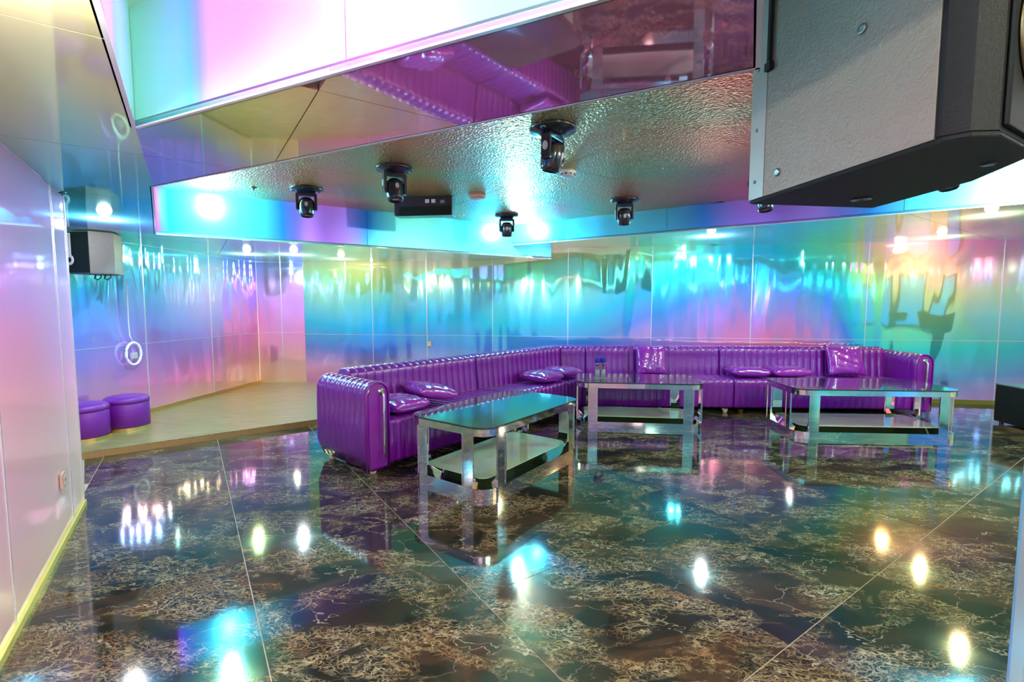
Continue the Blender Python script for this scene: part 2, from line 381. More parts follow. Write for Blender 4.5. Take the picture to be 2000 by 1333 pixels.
# ---------------------------------------------------------------- floor of marble tiles
bm = bmesh.new(); prism(bm, [(-5, 9), (-5, 3), (EB[0] - 0.4, -3.3), (8, -3.3), (8, 9)], -0.08, -0.003)
floor = struct('floor', bm, M['grout'])
FP = [(-3.9, 4.25), E0, EB, (7.7, -3.1), BR, (0.36, wy(0.36))]
panelize(FP, rng(-4.3, 9.5, 0.9), rng(-5.1 - 0.0, 9.0, 1.0), 0.0022, -0.02, 0.0, M['marble'], 'tile', floor)

# ---------------------------------------------------------------- walls
def wall(name, a, c, z0, z1, us, zs, mat, side, thick=0.02, jitter=0.004, gap=0.003, seam='silver', seam_name='seam_strip'):
    """vertical mirror panels from a to c; side=+1/-1 picks which way the backing goes"""
    d = Vector((c[0] - a[0], c[1] - a[1], 0)); Lw = d.length; d.normalize(); nrm = Vector((-d.y, d.x, 0)) * side
    root = bmesh.new(); Mx = Matrix.Translation((a[0], a[1], 0)) @ Matrix(((d.x, nrm.x, 0, 0), (d.y, nrm.y, 0, 0), (0, 0, 1, 0), (0, 0, 0, 1)))
    box(root, (0, thick, z0), (Lw, thick + 0.06, z1), Mx)
    r = struct(name, root, M['silver'])
    us = [u for u in us if 0.03 < u < Lw - 0.03]; us = [0] + us + [Lw]; zs = [z0] + zs + [z1]
    for u0, u1 in zip(us, us[1:]):
        for za, zb in zip(zs, zs[1:]):
            b = bmesh.new(); j = [random.uniform(0, jitter) for _ in range(4)]
            b2 = bmesh.new(); bmesh.ops.create_cube(b2, size=1)
            for v in b2.verts:
                hi = (v.co.x > 0, v.co.z > 0); front = v.co.y < 0
                v.co = Vector((u1 - gap if hi[0] else u0 + gap, (0 + j[hi[0] * 2 + hi[1]]) if front else thick, zb - gap * .6 if hi[1] else za + gap * .6))
            merge(b, b2, Mx); obj('mirror_panel', b, mat, r)
    if seam:
        for u in us[1:-1]:
            b = bmesh.new(); box(b, (u - 0.006, -0.003, z0), (u + 0.006, 0.008, z1), Mx); obj(seam_name, b, M[seam], r)
        for zz in zs[1:-1]:
            b = bmesh.new(); box(b, (0, -0.002, zz - 0.003), (Lw, 0.008, zz + 0.003), Mx); obj(seam_name, b, M[seam], r)
    return r, Mx, Lw
wl, WLM, WLL = wall('wall_left', E0, EB, 0, HB, [0.36, 1.58, 2.8, 4.0, 5.2, 6.4], [], M['film_left'], -1)
b = bmesh.new()                                         # end cap of the wall
capM = WLM
box(b, (-0.012, -0.004, 0), (0.0, 0.10, HB), WLM); obj('edge_strip', b, M['silver'], wl)
b = bmesh.new(); box(b, (-0.005, -0.014, 0), (WLL, 0.0, 0.035), WLM); o = struct('baseboard_left', b, M['gold_trim'])
ws, WSM, WSL = wall('wall_stage', S0, S1, 0.0, HB, [1.0, 2.15, 3.3], [0.93], M['film_stage'], 1)
wj, _, _ = wall('wall_corner', S1, BL, 0.0, HB, [0.38], [0.93], M['film_stage'], 1)
Lb = math.hypot(BR[0] - BL[0], BR[1] - BL[1])
# seams of the back wall where the photograph has them
def back_u(px):
    k = (px - 1000) / 930.0; x = k * 7.70 / (1 + 0.158 * k); return (x - BL[0]) / math.cos(math.atan(0.158))
wb, WBM, _ = wall('wall_back', BL, BR, 0.0, HT, [back_u(p) for p in (728, 834, 962, 1109, 1272, 1466, 1690, 1952)] + [11.0], [0.90], M['film_back'], 1)
b = bmesh.new(); box(b, (back_u(1790), -0.012, 0), (Lb, 0.0, 0.06), WBM); struct('baseboard_back', b, simple('green_gold_trim', (0.16, 0.20, 0.03), 0.4))
wr, _, _ = wall('wall_right', (7.7, -3.1), (7.7, BR[1]), 0.0, HT, [1.2 * i for i in range(1, 9)], [0.90], M['film_room'], -1)
wk, _, _ = wall('wall_behind', (EB[0], -3.1), (7.7, -3.1), 0.0, HT, [1.2 * i for i in range(1, 6)], [0.90], M['film_room'], -1)
# near partition whose edge shows at the right border
wp, _, _ = wall('wall_partition', (1.645, 1.50), (3.2, 0.95), 0.0, HT, [], [], M['film_blue'], -1, seam=None)
# closing wall piece behind the left wall (alcove)
b = bmesh.new(); prism(b, [(-4.72, 3.76), (-3.07, 3.26), (-3.09, 3.20), (-4.74, 3.70)], 0, HT); struct('wall_alcove', b, M['film_left'])

# ---------------------------------------------------------------- ceilings
bm = bmesh.new(); prism(bm, [(-5, 9), (-5, 3), (EB[0] - 0.4, -3.3), (8, -3.3), (8, 9)], HT + 0.03, HT + 0.12)
ceil = struct('ceiling', bm, M['seam'])
def cpx(pts): return pts
T1 = [N0, P0, P1, P2, (7.7, -3.0), L1E, L2E]
T2 = [M0, L1E, (7.7, -3.0), T2L]
panelize(T1, rng(-4.6, 10, 2.44), [-9, -6.2, -4.0, -1.6, -0.38, 0.84, 2.06, 3.28, 4.50, 5.72, 6.94, 8.2], 0.0025, HT, HT + 0.028, M['hammered'], 'hammered_panel', ceil)
panelize(T2, rng(-4.6, 10, 2.44), rng(-8, 8, 1.22), 0.002, HT, HT + 0.028, M['film_neartop'], 'ceiling_panel', ceil)
drop = struct('ceiling_drop')
def dropc(poly, z, mat, name='ceiling_panel', us=None, vs=None):
    panelize(poly, us or rng(-5.7, 10, 1.22), vs or rng(-8, 9.8, 1.22), 0.002, z, z + 0.02, mat, name, drop)
dropc([S0, S1, BL, Q, P0], HB, M['film_ceiling_back'])
dropc([S0, P0, N0, M0, E0], HB, M['film_ceiling'])
dropc([E0, M0, T2L, EB], HB, M['film_ceiling'])
dropc([N0, L2E, L1E, M0], HB, M['film_strip'], 'strip_panel')
dropc([P1, Q, BR, P2], HR, M['film_ceiling_back'])
b = bmesh.new()
for poly, z in (([S0, S1, BL, Q, P0], HB), ([S0, P0, N0, M0, E0], HB), ([E0, M0, T2L, EB], HB), ([N0, L2E, L1E, M0], HB), ([P1, Q, BR, P2], HR)):
    prism(b, poly, z + 0.021, z + 0.03)
obj('backing_board', b, M['seam'], drop)
# fascias of the trays
def fascia(a, c, z0, side, n, mat='film_fascia', name='fascia_panel', z1=None):
    d = Vector((c[0] - a[0], c[1] - a[1], 0)); Lw = d.length; d.normalize(); nrm = Vector((-d.y, d.x, 0)) * side
    Mx = Matrix.Translation((a[0], a[1], 0)) @ Matrix(((d.x, nrm.x, 0, 0), (d.y, nrm.y, 0, 0), (0, 0, 1, 0), (0, 0, 0, 1)))
    z1 = z1 or HT
    for i in range(n):
        b = bmesh.new(); box(b, (Lw * i / n + (0.002 if i else 0), 0, z0), (Lw * (i + 1) / n - 0.002, 0.018, z1), Mx); obj(name, b, M[mat], drop)
    b = bmesh.new(); box(b, (0, -0.002, z0 - 0.002), (Lw, 0.012, z0 + 0.005), Mx); obj('edge_strip', b, M['silver'], drop)
fascia(P0, P1, HB, 1, 2); fascia(P1, Q, HB, 1, 1, z1=HR)
fascia(P1, P2, HR, 1, 4); fascia(N0, P0, HB, 1, 1)
fascia(L2E, N0, HB, 1, 2); fascia(M0, L1E, HB, 1, 2, 'film_near')
fascia(T2L, M0, HB, 1, 3, 'film_near'); fascia(L1E, L2E, HB, 1, 1)

# ---------------------------------------------------------------- stage
ST = 0.065
bm = bmesh.new(); prism(bm, [(-3.9, 4.24), (0.36, 7.57), (0.36, wy(0.36)), BL, S1, S0, (-4.3, 3.92)], 0.0, ST - 0.012)
stage = struct('stage_floor', bm, M['riser'])
bm = bmesh.new(); prism(bm, [(-3.92, 4.225), (0.37, 7.575), (0.36, wy(0.36)), BL, S1, S0, (-4.3, 3.92)], ST - 0.012, ST)
obj('stage_surface', bm, M['wood'], stage)
b = bmesh.new(); box(b, (0, -0.012, ST), (WSL, 0.0, ST + 0.05), WSM); struct('baseboard_stage', b, M['gold'])

# ---------------------------------------------------------------- sofa
def smooth_prof(pts, n=3, closed=False):
    for _ in range(n):
        q = []
        m = len(pts)
        for i in range(m if closed else m - 1):
            a, c = pts[i], pts[(i + 1) % m]
            q += [(a[0] * .75 + c[0] * .25, a[1] * .75 + c[1] * .25), (a[0] * .25 + c[0] * .75, a[1] * .25 + c[1] * .75)]
        if not closed: q = [pts[0]] + q + [pts[-1]]
        pts = q
    return pts
def channel(prof, tfun, nrib, amp, axis_map, per=8, capends=True, ampf=None):
    """sweep a closed (d,z) outline with rounded channels; tfun(s,d)->t ; axis_map(t,d,z)->Vector"""
    bm = bmesh.new(); n = len(prof); nor = []
    cx = sum(p[0] for p in prof) / n; cz = sum(p[1] for p in prof) / n
    for i in range(n):
        a, c = prof[i - 1], prof[(i + 1) % n]; t = (c[0] - a[0], c[1] - a[1]); l = math.hypot(*t) or 1
        nor.append((t[1] / l, -t[0] / l))
    ar = sum(prof[i][0] * prof[(i + 1) % n][1] - prof[(i + 1) % n][0] * prof[i][1] for i in range(n))
    sg = 1 if ar > 0 else -1
    rings = []; N = nrib * per
    for k in range(N + 1):
        s = k / N; ph = (k % per) / per; e = -amp * (1 - abs(math.sin(math.pi * ph)) ** 0.5)
        ring = []
        for (d, z), (nx, nz) in zip(prof, nor):
            f = ampf(d, z) if ampf else 1.0
            dd, zz = d + sg * nx * e * f, z + sg * nz * e * f
            ring.append(bm.verts.new(axis_map(tfun(s, dd), dd, zz)))
        rings.append(ring)
    for a, c in zip(rings, rings[1:]):
        for i in range(n):
            j = (i + 1) % n; bm.faces.new((a[i], a[j], c[j], c[i]))
    if capends: bm.faces.new(rings[0]); bm.faces.new(rings[-1][::-1])
    bmesh.ops.recalc_face_normals(bm, faces=bm.faces)
    return bm
D = 0.78
SEAT = smooth_prof([(0.20, 0.045), (0.20, 0.43), (0.34, 0.432), (0.70, 0.445), (0.77, 0.44), (0.785, 0.37), (0.78, 0.12), (0.765, 0.045)], 2, True)
BACK = smooth_prof([(0.0, 0.045), (0.0, 0.70), (0.0, 0.80), (0.06, 0.825), (0.17, 0.825), (0.225, 0.80), (0.235, 0.74), (0.235, 0.66), (0.27, 0.40), (0.26, 0.045)], 2, True)
cA, cB = (-1.77, 4.25), (0.59, 7.0)
azL = math.atan2(cB[0] - cA[0], cB[1] - cA[1]); azR = R(93)
Lleft = math.hypot(cB[0] - cA[0], cB[1] - cA[1])
def frame(o, az):
    t = Vector((math.sin(az), math.cos(az), 0)); d = Vector((t.y, -t.x, 0))      # d points to the sitter's side
    return lambda tt, dd, zz: Vector((o[0], o[1], 0)) + t * tt + d * dd + Vector((0, 0, zz))
FL, FR = frame(cA, azL), frame(cB, azR)
MIT = math.tan((azR - azL) / 2)
def local(o, f):
    return lambda t, d, z: f(t, d, z) - o
def foot(root, p, mat='cream'):
    b = bmesh.new(); lathe(b, [(0, 0), (0.022, 0), (0.04, 0.044), (0, 0.044)], 14, Matrix.Translation(p)); obj('foot', b, M[mat], root)
def arm_part(root, f, t0, t1, flip=False):
    """arm between t0 and t1 with rounded top; channels run over it"""
    w_ = t1 - t0; zt = 0.785
    prof = [(t0, 0.045), (t0, 0.62)] + [(t0 + w_ / 2 - w_ / 2 * math.cos(a), 0.665 + 0.12 * math.sin(a)) for a in [math.pi * i / 10 for i in range(11)]] + [(t1, 0.62), (t1, 0.045)]
    prof = smooth_prof(prof, 1, True)
    b = channel(prof, lambda s, d: s * (D + 0.005), 9, 0.011, lambda t, d, z: f(d, t, z), per=8, ampf=lambda d, z: max(0.15, min(1, (z - 0.35) * 2.6)))
    arm = obj('armrest', b, M['vinyl'], root, True)
    # raised front panel with piping
    tm = (t0 + t1) / 2; inset = 0.035
    def arch(i_, z0, dd): 
        hw = w_ / 2 - i_
        return [(tm - hw, z0)] + [(tm - hw * math.cos(a), 0.665 + (0.12 - i_) * math.sin(a)) for a in [math.pi * i / 12 for i in range(13)]] + [(tm + hw, z0)]
    pa = arch(inset, 0.07, 0)
    b = bmesh.new(); v0 = [b.verts.new(f(t, D, z)) for t, z in pa]; v1 = [b.verts.new(f(t, D + 0.016, z)) for t, z in pa]
    b.faces.new(v0); b.faces.new(v1[::-1])
    for i in range(len(pa)): b.faces.new((v0[i], v0[(i + 1) % len(pa)], v1[(i + 1) % len(pa)], v1[i]))
    bmesh.ops.recalc_face_normals(b, faces=b.faces); obj('front_panel', b, M['vinyl'], root)
    for ins in (0.008, 0.035):
        b = bmesh.new(); tube(b, [f(t, D + 0.008, z) for t, z in arch(ins, 0.055, 0)], 0.006, 6); obj('piping', b, M['vinyl'], root, True)
    b = bmesh.new(); x = t1 - 0.055 if flip else t0 + 0.15
    x = tm + (0.03 if not flip else -0.0)
    tube(b, [f(x, D + 0.012, 0.70), f(x, D + 0.045, 0.695), f(x, D + 0.055, 0.66), f(x, D + 0.055, 0.20), f(x, D + 0.045, 0.165), f(x, D + 0.012, 0.16)], 0.011, 10)
    bar = obj('chrome_bar', b, M['chrome'], root, True)
    b = bmesh.new(); tube(b, [f(x, D + 0.012, 0.70), f(x, D + 0.022, 0.70)], 0.028, 16); obj('mount_ring', b, M['chrome'], bar, True)
def ribs(L_): return max(2, round(L_ / 0.088))
# left unit with arm
o1 = Vector(FL(0.9, 0.4, 0)); f1 = local(o1, FL)
J = 1.82; AW = 0.235
s = thing('sofa_section', 'left-hand end of the purple channel-tufted sofa with armrest and chrome bar, nearest the stage', 'sofa', o1)
obj('seat', channel(SEAT, lambda u, d: AW - 0.01 + u * (J - AW - 0.0), ribs(J - AW), 0.012, f1), M['vinyl'], s, True)
obj('backrest', channel(BACK, lambda u, d: AW - 0.02 + u * (J - AW + 0.01), ribs(J - AW), 0.014, f1), M['vinyl'], s, True)
arm_part(s, f1, 0.0, AW)
for t, d in ((0.1, 0.08), (0.12, 0.70), (J - 0.1, 0.08), (J - 0.1, 0.70)): foot(s, f1(t, d, 0))
# corner unit
o2 = Vector(FL(Lleft, 0.3, 0)); f2, g2 = local(o2, FL), local(o2, FR); J0, JR = J + 0.012, 0.46
s = thing('sofa_section', 'angled corner section of the purple sofa, without armrests, against the mirror wall', 'sofa', o2)
nl = ribs(Lleft - J - 0.2)
obj('seat', channel(SEAT, lambda u, d: J0 + u * (Lleft - d * MIT - J0), nl, 0.012, f2), M['vinyl'], s, True)
obj('backrest', channel(BACK, lambda u, d: J0 + u * (Lleft - d * MIT - J0), nl, 0.014, f2), M['vinyl'], s, True)
obj('corner_seat', channel(SEAT, lambda u, d: d * MIT + u * max(0.01, JR - d * MIT), 3, 0.012, g2), M['vinyl'], s, True)
obj('corner_backrest', channel(BACK, lambda u, d: d * MIT + u * (JR - d * MIT), 5, 0.012, g2), M['vinyl'], s, True)
for t, d in ((J + 0.12, 0.08), (J + 0.12, 0.70), (Lleft - 0.5, 0.70)): foot(s, f2(t, d, 0))
foot(s, g2(0.40, 0.72, 0))
# right units
o3 = Vector(FR(1.4, 0.4, 0)); f3 = local(o3, FR); K1, K2, K3 = 0.472, 2.34, 4.78
s = thing('sofa_section', 'armless middle section of the purple sofa on the right wall, square cushion upright on it', 'sofa', o3)
obj('seat', channel(SEAT, lambda u, d: K1 + u * (K2 - 0.012 - K1), ribs(K2 - K1), 0.012, f3), M['vinyl'], s, True)
obj('backrest', channel(BACK, lambda u, d: K1 + u * (K2 - 0.012 - K1), ribs(K2 - K1), 0.014, f3), M['vinyl'], s, True)
for t, d in ((K1 + 0.1, 0.08), (K1 + 0.12, 0.73), (1.4, 0.73), (K2 - 0.1, 0.73), (K2 - 0.1, 0.08)): foot(s, f3(t, d, 0))
o4 = Vector(FR(3.6, 0.4, 0)); f4 = local(o4, FR)
s = thing('sofa_section', 'right-hand end of the purple sofa with rolled armrest and chrome bar, behind the right table', 'sofa', o4)
obj('seat', channel(SEAT, lambda u, d: K2 + u * (K3 - AW + 0.01 - K2), ribs(K3 - AW - K2), 0.012, f4), M['vinyl'], s, True)
obj('backrest', channel(BACK, lambda u, d: K2 + u * (K3 - AW + 0.02 - K2), ribs(K3 - AW - K2), 0.014, f4), M['vinyl'], s, True)
arm_part(s, f4, K3 - AW, K3, True)
for t, d in ((K2 + 0.1, 0.08), (K2 + 0.1, 0.73), (K3 - 0.12, 0.72), (K3 - 0.1, 0.08)): foot(s, f4(t, d, 0), 'gold' if (t < 3 and d > .5) else 'cream')

# cushions
def cushion(wd, hg, th, label, loc, rot, group='purple sofa cushions'):
    bm = bmesh.new(); n = 20; top, bot = {}, {}
    for i in range(n + 1):
        for j in range(n + 1):
            u, v = -1 + 2 * i / n, -1 + 2 * j / n
            pin = 1 - 0.07 * (1 - (u * u)) * (abs(v) ** 3) ; pin2 = 1 - 0.07 * (1 - v * v) * (abs(u) ** 3)
            x, y = u * wd / 2 * pin2, v * hg / 2 * pin
            h = th / 2 * (max(0, 1 - u ** 4) * max(0, 1 - v ** 4)) ** 0.55
            wr = 0.006 * math.sin(9 * u + 5 * v) * math.sin(7 * v - 3 * u) + 0.004 * math.sin(17 * u) * abs(v)
            edge = (abs(u) > 0.999 or abs(v) > 0.999)
            top[i, j] = bm.verts.new((x, y, h + (0 if edge else wr + 0.003)))
            bot[i, j] = top[i, j] if edge else bm.verts.new((x, y, -h - 0.003))
    for i in range(n):
        for j in range(n):
            bm.faces.new((top[i, j], top[i + 1, j], top[i + 1, j + 1], top[i, j + 1]))
            q = (bot[i, j], bot[i, j + 1], bot[i + 1, j + 1], bot[i + 1, j])
            if len(set(q)) == 4:
                try: bm.faces.new(q)
                except ValueError: pass
    bmesh.ops.recalc_face_normals(bm, faces=bm.faces)
    o = obj('cushion', bm, M['cushion'], None, True); o.location = loc; o.rotation_euler = rot
    o['label'] = label; o['category'] = 'cushion'; o['group'] = group
    return o
zl = -azL + R(90)
cushion(0.42, 0.42, 0.13, 'purple shiny cushion lying right against the left armrest, half hidden by the arm', FL(0.50, 0.55, 0.515), (0.02, 0.03, zl + 0.12))
cushion(0.44, 0.42, 0.13, 'purple shiny cushion leaning on the one beside the left armrest', FL(0.90, 0.50, 0.57), (0.04, 0.20, zl - 0.15))
cushion(0.44, 0.42, 0.13, 'purple shiny cushion lying flat near the sofa corner, front one of the pair', FL(2.66, 0.54, 0.515), (0.02, 0.02, zl + 0.03))
cushion(0.42, 0.42, 0.12, 'purple shiny cushion lying flat in the sofa corner, rear one of the pair', FL(3.15, 0.50, 0.52), (0.0, 0.05, zl - 0.02))
zr = -azR + R(90)
cushion(0.42, 0.42, 0.13, 'square purple cushion standing upright against the backrest, behind the centre table', FR(1.36, 0.36, 0.64), (R(74), 0, zr))
cushion(0.50, 0.36, 0.12, 'purple cushion lying flat, left of two together beside the right table', FR(2.60, 0.50, 0.513), (0.0, 0.02, zr))
cushion(0.52, 0.38, 0.13, 'purple crumpled cushion lying flat, right of two together behind the right table', FR(3.13, 0.48, 0.515), (0.0, 0.0, zr + 0.05))
cushion(0.50, 0.42, 0.15, 'large purple cushion standing upright near the right armrest', FR(3.96, 0.36, 0.65), (R(72), 0, zr))

# ---------------------------------------------------------------- tables
def rrect(w_, l_, r, n=8):
    out = []
    for cx, cy_, a0 in ((w_ / 2 - r, l_ / 2 - r, 0), (-w_ / 2 + r, l_ / 2 - r, 90), (-w_ / 2 + r, -l_ / 2 + r, 180), (w_ / 2 - r, -l_ / 2 + r, 270)):
        for k in range(n + 1):
            a = R(a0 + 90 * k / n); out.append((cx + r * math.cos(a), cy_ + r * math.sin(a)))
    return out
def ring(bm, outer, inner, z0, z1):
    n = len(outer); vs = [[bm.verts.new((x, y, z)) for x, y in p] for p, z in ((outer, z0), (outer, z1), (inner, z1), (inner, z0))]
    for a, c in ((0, 1), (1, 2), (2, 3), (3, 0)):
        for i in range(n):
            j = (i + 1) % n; bm.faces.new((vs[a][i], vs[a][j], vs[c][j], vs[c][i]))
    bmesh.ops.recalc_face_normals(bm, faces=bm.faces)
def table(label, loc, rz, W, L_, H_=0.52):
    t = thing('coffee_table', label, 'table', loc, rz, 'chrome and glass coffee tables')
    r = 0.14
    b = bmesh.new(); ring(b, rrect(W, L_, r), rrect(W - 0.05, L_ - 0.05, r - 0.02), H_ - 0.068, H_ - 0.014); obj('top_frame', b, M['chrome'], t)
    b = bmesh.new(); prism(b, rrect(W + 0.012, L_ + 0.012, r), H_ - 0.014, H_, 0.003); obj('glass_top', b, M['glass_top'], t)
    b = bmesh.new(); prism(b, rrect(W - 0.052, L_ - 0.052, r - 0.02), H_ - 0.05, H_ - 0.0145); obj('underside', b, M['dark_inner'], t)
    b = bmesh.new(); ring(b, rrect(W, L_, r), rrect(W - 0.07, L_ - 0.07, r - 0.03), 0.0, 0.06)
    # sloping mirror ledge up to the shelf
    ro, ri = rrect(W - 0.004, L_ - 0.004, r), rrect(W - 0.18, L_ - 0.18, r - 0.05)
    base = obj('base_frame', b, M['chrome'], t)
    b = bmesh.new(); n = len(ro)
    va = [b.verts.new((x, y, 0.0605)) for x, y in ro]; vb = [b.verts.new((x, y, 0.105)) for x, y in ri]
    for i in range(n): b.faces.new((va[i], va[(i + 1) % n], vb[(i + 1) % n], vb[i]))
    obj('mirror_ledge', b, M['mirror_plate'], t)
    b = bmesh.new(); prism(b, rrect(W - 0.18, L_ - 0.18, r - 0.05), 0.085, 0.108); obj('shelf', b, M['shelf'], t)
    # eight mirror legs, two beside each rounded corner
    lw = 0.10; z0, z1 = 0.061, H_ - 0.066
    def leg(cx, cy_, ax, inx, iny):
        b = bmesh.new(); hw = lw / 2; th = 0.014
        px_, py_ = (hw, 0) if ax == 'x' else (0, hw)
        # flat mirror plate
        def P(u, dpt, z): return (cx + px_ * u + inx * dpt, cy_ + py_ * u + iny * dpt, z)
        rows = [(z1, 1.0, th), (z0 + 0.10, 1.0, th), (z0 + 0.05, 1.0, 0.035), (z0, 1.0, 0.085)]
        fr = [[b.verts.new(P(u, 0.002, z)) for u in (-k, k)] for z, k, _ in rows]
        bk = [[b.verts.new(P(u, dd, z)) for u in (-k, k)] for z, k, dd in rows]
        for i in range(len(rows) - 1):
            b.faces.new((fr[i][0], fr[i][1], fr[i + 1][1], fr[i + 1][0])); b.faces.new((bk[i][1], bk[i][0], bk[i + 1][0], bk[i + 1][1]))
            for s_ in (0, 1): b.faces.new((fr[i][s_], bk[i][s_], bk[i + 1][s_], fr[i + 1][s_]))
        b.faces.new((fr[0][0], fr[0][1], bk[0][1], bk[0][0])); b.faces.new((fr[-1][0], fr[-1][1], bk[-1][1], bk[-1][0]))
        bmesh.ops.recalc_face_normals(b, faces=b.faces); l = obj('leg', b, M['mirror_plate'], t)
        b = bmesh.new()
        for u in (-1, 1):
            q = P(u, 0.0, 0); box(b, (q[0] - 0.004, q[1] - 0.004, z0), (q[0] + 0.004, q[1] + 0.004, z1))
        obj('leg_edge', b, M['chrome'], l)
    for sx in (-1, 1):
        for sy in (-1, 1):
            leg(sx * (W / 2 - r - lw / 2 + 0.01), sy * L_ / 2, 'x', 0, -sy)
            leg(sx * W / 2, sy * (L_ / 2 - r - lw / 2 + 0.01), 'y', -sx, 0)
    return t
# local y = length
TA = lambda az: -R(az)
t1 = table('chrome coffee table with green-reflecting dark glass top, nearest the camera', (-0.10, 4.13, 0), TA(36.0), 0.83, 1.42)
t2 = table('chrome coffee table in the middle, with the blue-violet topped microphones on it', (1.50, 5.70, 0), TA(97), 0.72, 1.42)
t3 = table('chrome coffee table in front of the right armrest, rightmost of the three', (3.86, 5.30, 0), TA(94), 0.80, 1.66)

# microphones in a clear stand on the middle table
M['acrylic'] = simple('clear_acrylic', (0.75, 0.78, 0.78), 0.08, 0.0, coat=1)
ab = M['acrylic'].node_tree.nodes['Principled BSDF']; ab.inputs['Transmission Weight'].default_value = 0.7
cl = (1.07, 5.72)
h = thing('microphone_holder', 'clear acrylic stand of short tubes on the middle table', 'holder', (cl[0], cl[1], 0.52))
b = bmesh.new(); box(b, (-0.075, -0.045, 0), (0.075, 0.045, 0.012), bevel=0.003); obj('base', b, M['acrylic'], h)
for dx in (-0.035, 0.035):
    b = bmesh.new(); lathe(b, [(0.020, 0.012), (0.026, 0.012), (0.026, 0.11), (0.020, 0.11), (0.020, 0.02)], 16, Matrix.Translation((dx, 0, 0))); obj('tube', b, M['acrylic'], h, True)
for dx, lb in ((-0.035, 'left of two microphones with blue-violet foam heads on the middle table'), (0.035, 'right of two microphones with blue-violet foam heads on the middle table')):
    m_ = thing('microphone', lb, 'microphone', (cl[0] + dx, cl[1], 0.538), 0, 'microphones on the middle table')
    b = bmesh.new(); lathe(b, [(0, 0), (0.011, 0), (0.014, 0.06), (0.018, 0.17), (0, 0.17)], 14); obj('handle', b, M['black'], m_, True)
    b = bmesh.new(); lathe(b, [(0, 0.155), (0.022, 0.16), (0.034, 0.185), (0.036, 0.215), (0.026, 0.245), (0, 0.255)], 18); obj('foam_cover', b, M['foam'], m_, True)
    b = bmesh.new(); lathe(b, [(0.020, 0.150), (0.026, 0.150), (0.026, 0.162), (0.020, 0.162)], 16); obj('collar', b, M['chrome'], m_, True)

# ---------------------------------------------------------------- poufs on the stage
def pouf(label, x, y, r, h_):
    p = thing('pouf', label, 'stool', (x, y, ST), 0, 'round purple poufs on the stage')
    b = bmesh.new(); lathe(b, [(0, 0.035), (r - 0.01, 0.035), (r, 0.045), (r, h_ - 0.075), (r - 0.003, h_ - 0.07)], 40); obj('body', b, M['pouf'], p, True)
    b = bmesh.new(); lathe(b, [(r - 0.01, h_ - 0.07), (r + 0.004, h_ - 0.062), (r + 0.004, h_ - 0.035), (r - 0.02, h_ - 0.008), (r * 0.6, h_ + 0.004), (0, h_ + 0.006)], 40); obj('seat', b, M['pouf'], p, True)
    b = bmesh.new(); lathe(b, [(0, 0), (r + 0.004, 0), (r + 0.004, 0.036), (0, 0.036)], 40); obj('gold_ring', b, M['gold'], p, False)
pouf('round purple pouf with gold ring, fully visible at the mirrored stage wall', -4.18, 5.10, 0.20, 0.36)
pouf('round purple pouf with gold ring, partly hidden behind the edge of the left wall', -4.27, 4.68, 0.20, 0.36)

# ---------------------------------------------------------------- moving heads
def moving_head(label, x, y, pan, tilt, src=None):
    if src: return dup(src, (x, y, HT), pan, label)
    t = thing('moving_head_light', label, 'stage light', (x, y, HT), pan, 'black moving head lights under the hammered ceiling')
    b = bmesh.new(); lathe(b, [(0, -0.001), (0.155, -0.001), (0.162, -0.010), (0.155, -0.024), (0.10, -0.034), (0.085, -0.05), (0, -0.05)], 36); pl = obj('mounting_plate', b, M['black'], t, True)
    for a in (0, 1):
        b = bmesh.new(); lathe(b, [(0.010, -0.026), (0.020, -0.026), (0.020, -0.034), (0.010, -0.034), (0.010, -0.026)], 14, Matrix.Translation((0.128 * (1 if a else -1), 0, 0))); obj('locking_ring', b, M['screw'], pl)
    b = bmesh.new()
    box(b, (-0.085, -0.035, -0.085), (0.085, 0.035, -0.045), bevel=0.010)
    for sx in (-1, 1):
        box(b, (sx * 0.088 - 0.014, -0.036, -0.225), (sx * 0.088 + 0.014, 0.036, -0.055), bevel=0.010)
    yk = obj('yoke', b, M['black'], t)
    for sx in (-1, 1):
        b = bmesh.new(); lathe(b, [(0, 0), (0.020, 0), (0.020, 0.003), (0, 0.003)], 16, Matrix.Translation((sx * 0.102, 0, -0.14)) @ Matrix.Rotation(sx * R(90), 4, 'Y') @ Matrix.Scale(1.5, 4, (1, 0, 0))); obj('oval_badge', b, M['oval'], yk)
    Mh = Matrix.Translation((0, 0, -0.18)) @ Matrix.Rotation(tilt, 4, 'X')
    b = bmesh.new(); lathe(b, [(0, 0.085), (0.045, 0.080), (0.070, 0.055), (0.077, 0.01), (0.076, -0.04), (0.069, -0.080), (0.064, -0.104), (0.054, -0.110), (0.052, -0.098), (0, -0.098)], 28, Mh); hd = obj('head', b, M['black'], t, True)
    b = bmesh.new(); lathe(b, [(0, -0.100), (0.030, -0.098), (0.047, -0.094), (0.048, -0.090)], 24, Mh); obj('lens', b, M['lens'], hd, True)
    b = bmesh.new(); lathe(b, [(0, 0), (0.016, 0), (0.016, 0.003), (0, 0.003)], 16, Mh @ Matrix.Translation((0, -0.076, 0.0)) @ Matrix.Rotation(R(90), 4, 'X') @ Matrix.Scale(1.5, 4, (0, 1, 0))); obj('oval_badge', b, M['oval'], hd)
    return t
mh = moving_head('black moving head light, leftmost of the row on the hammered ceiling', -2.117, 5.0, R(20), R(-6))
moving_head('black moving head light overlapping the left end of the black light bar', -1.03, 4.27, R(30), R(-10))
moving_head('largest black moving head light, hanging above the front table', 0.278, 3.33, R(55), R(14))
moving_head('small black moving head light in front of the white glow at the far ceiling corner', -0.068, 6.45, R(0), R(8))
moving_head('black moving head light over the middle of the sofa, left of the big speaker', 1.282, 5.525, R(-8), R(12))
moving_head('black moving head light peeping out below the far edge of the big speaker', 2.46, 4.72, R(10), R(-10))
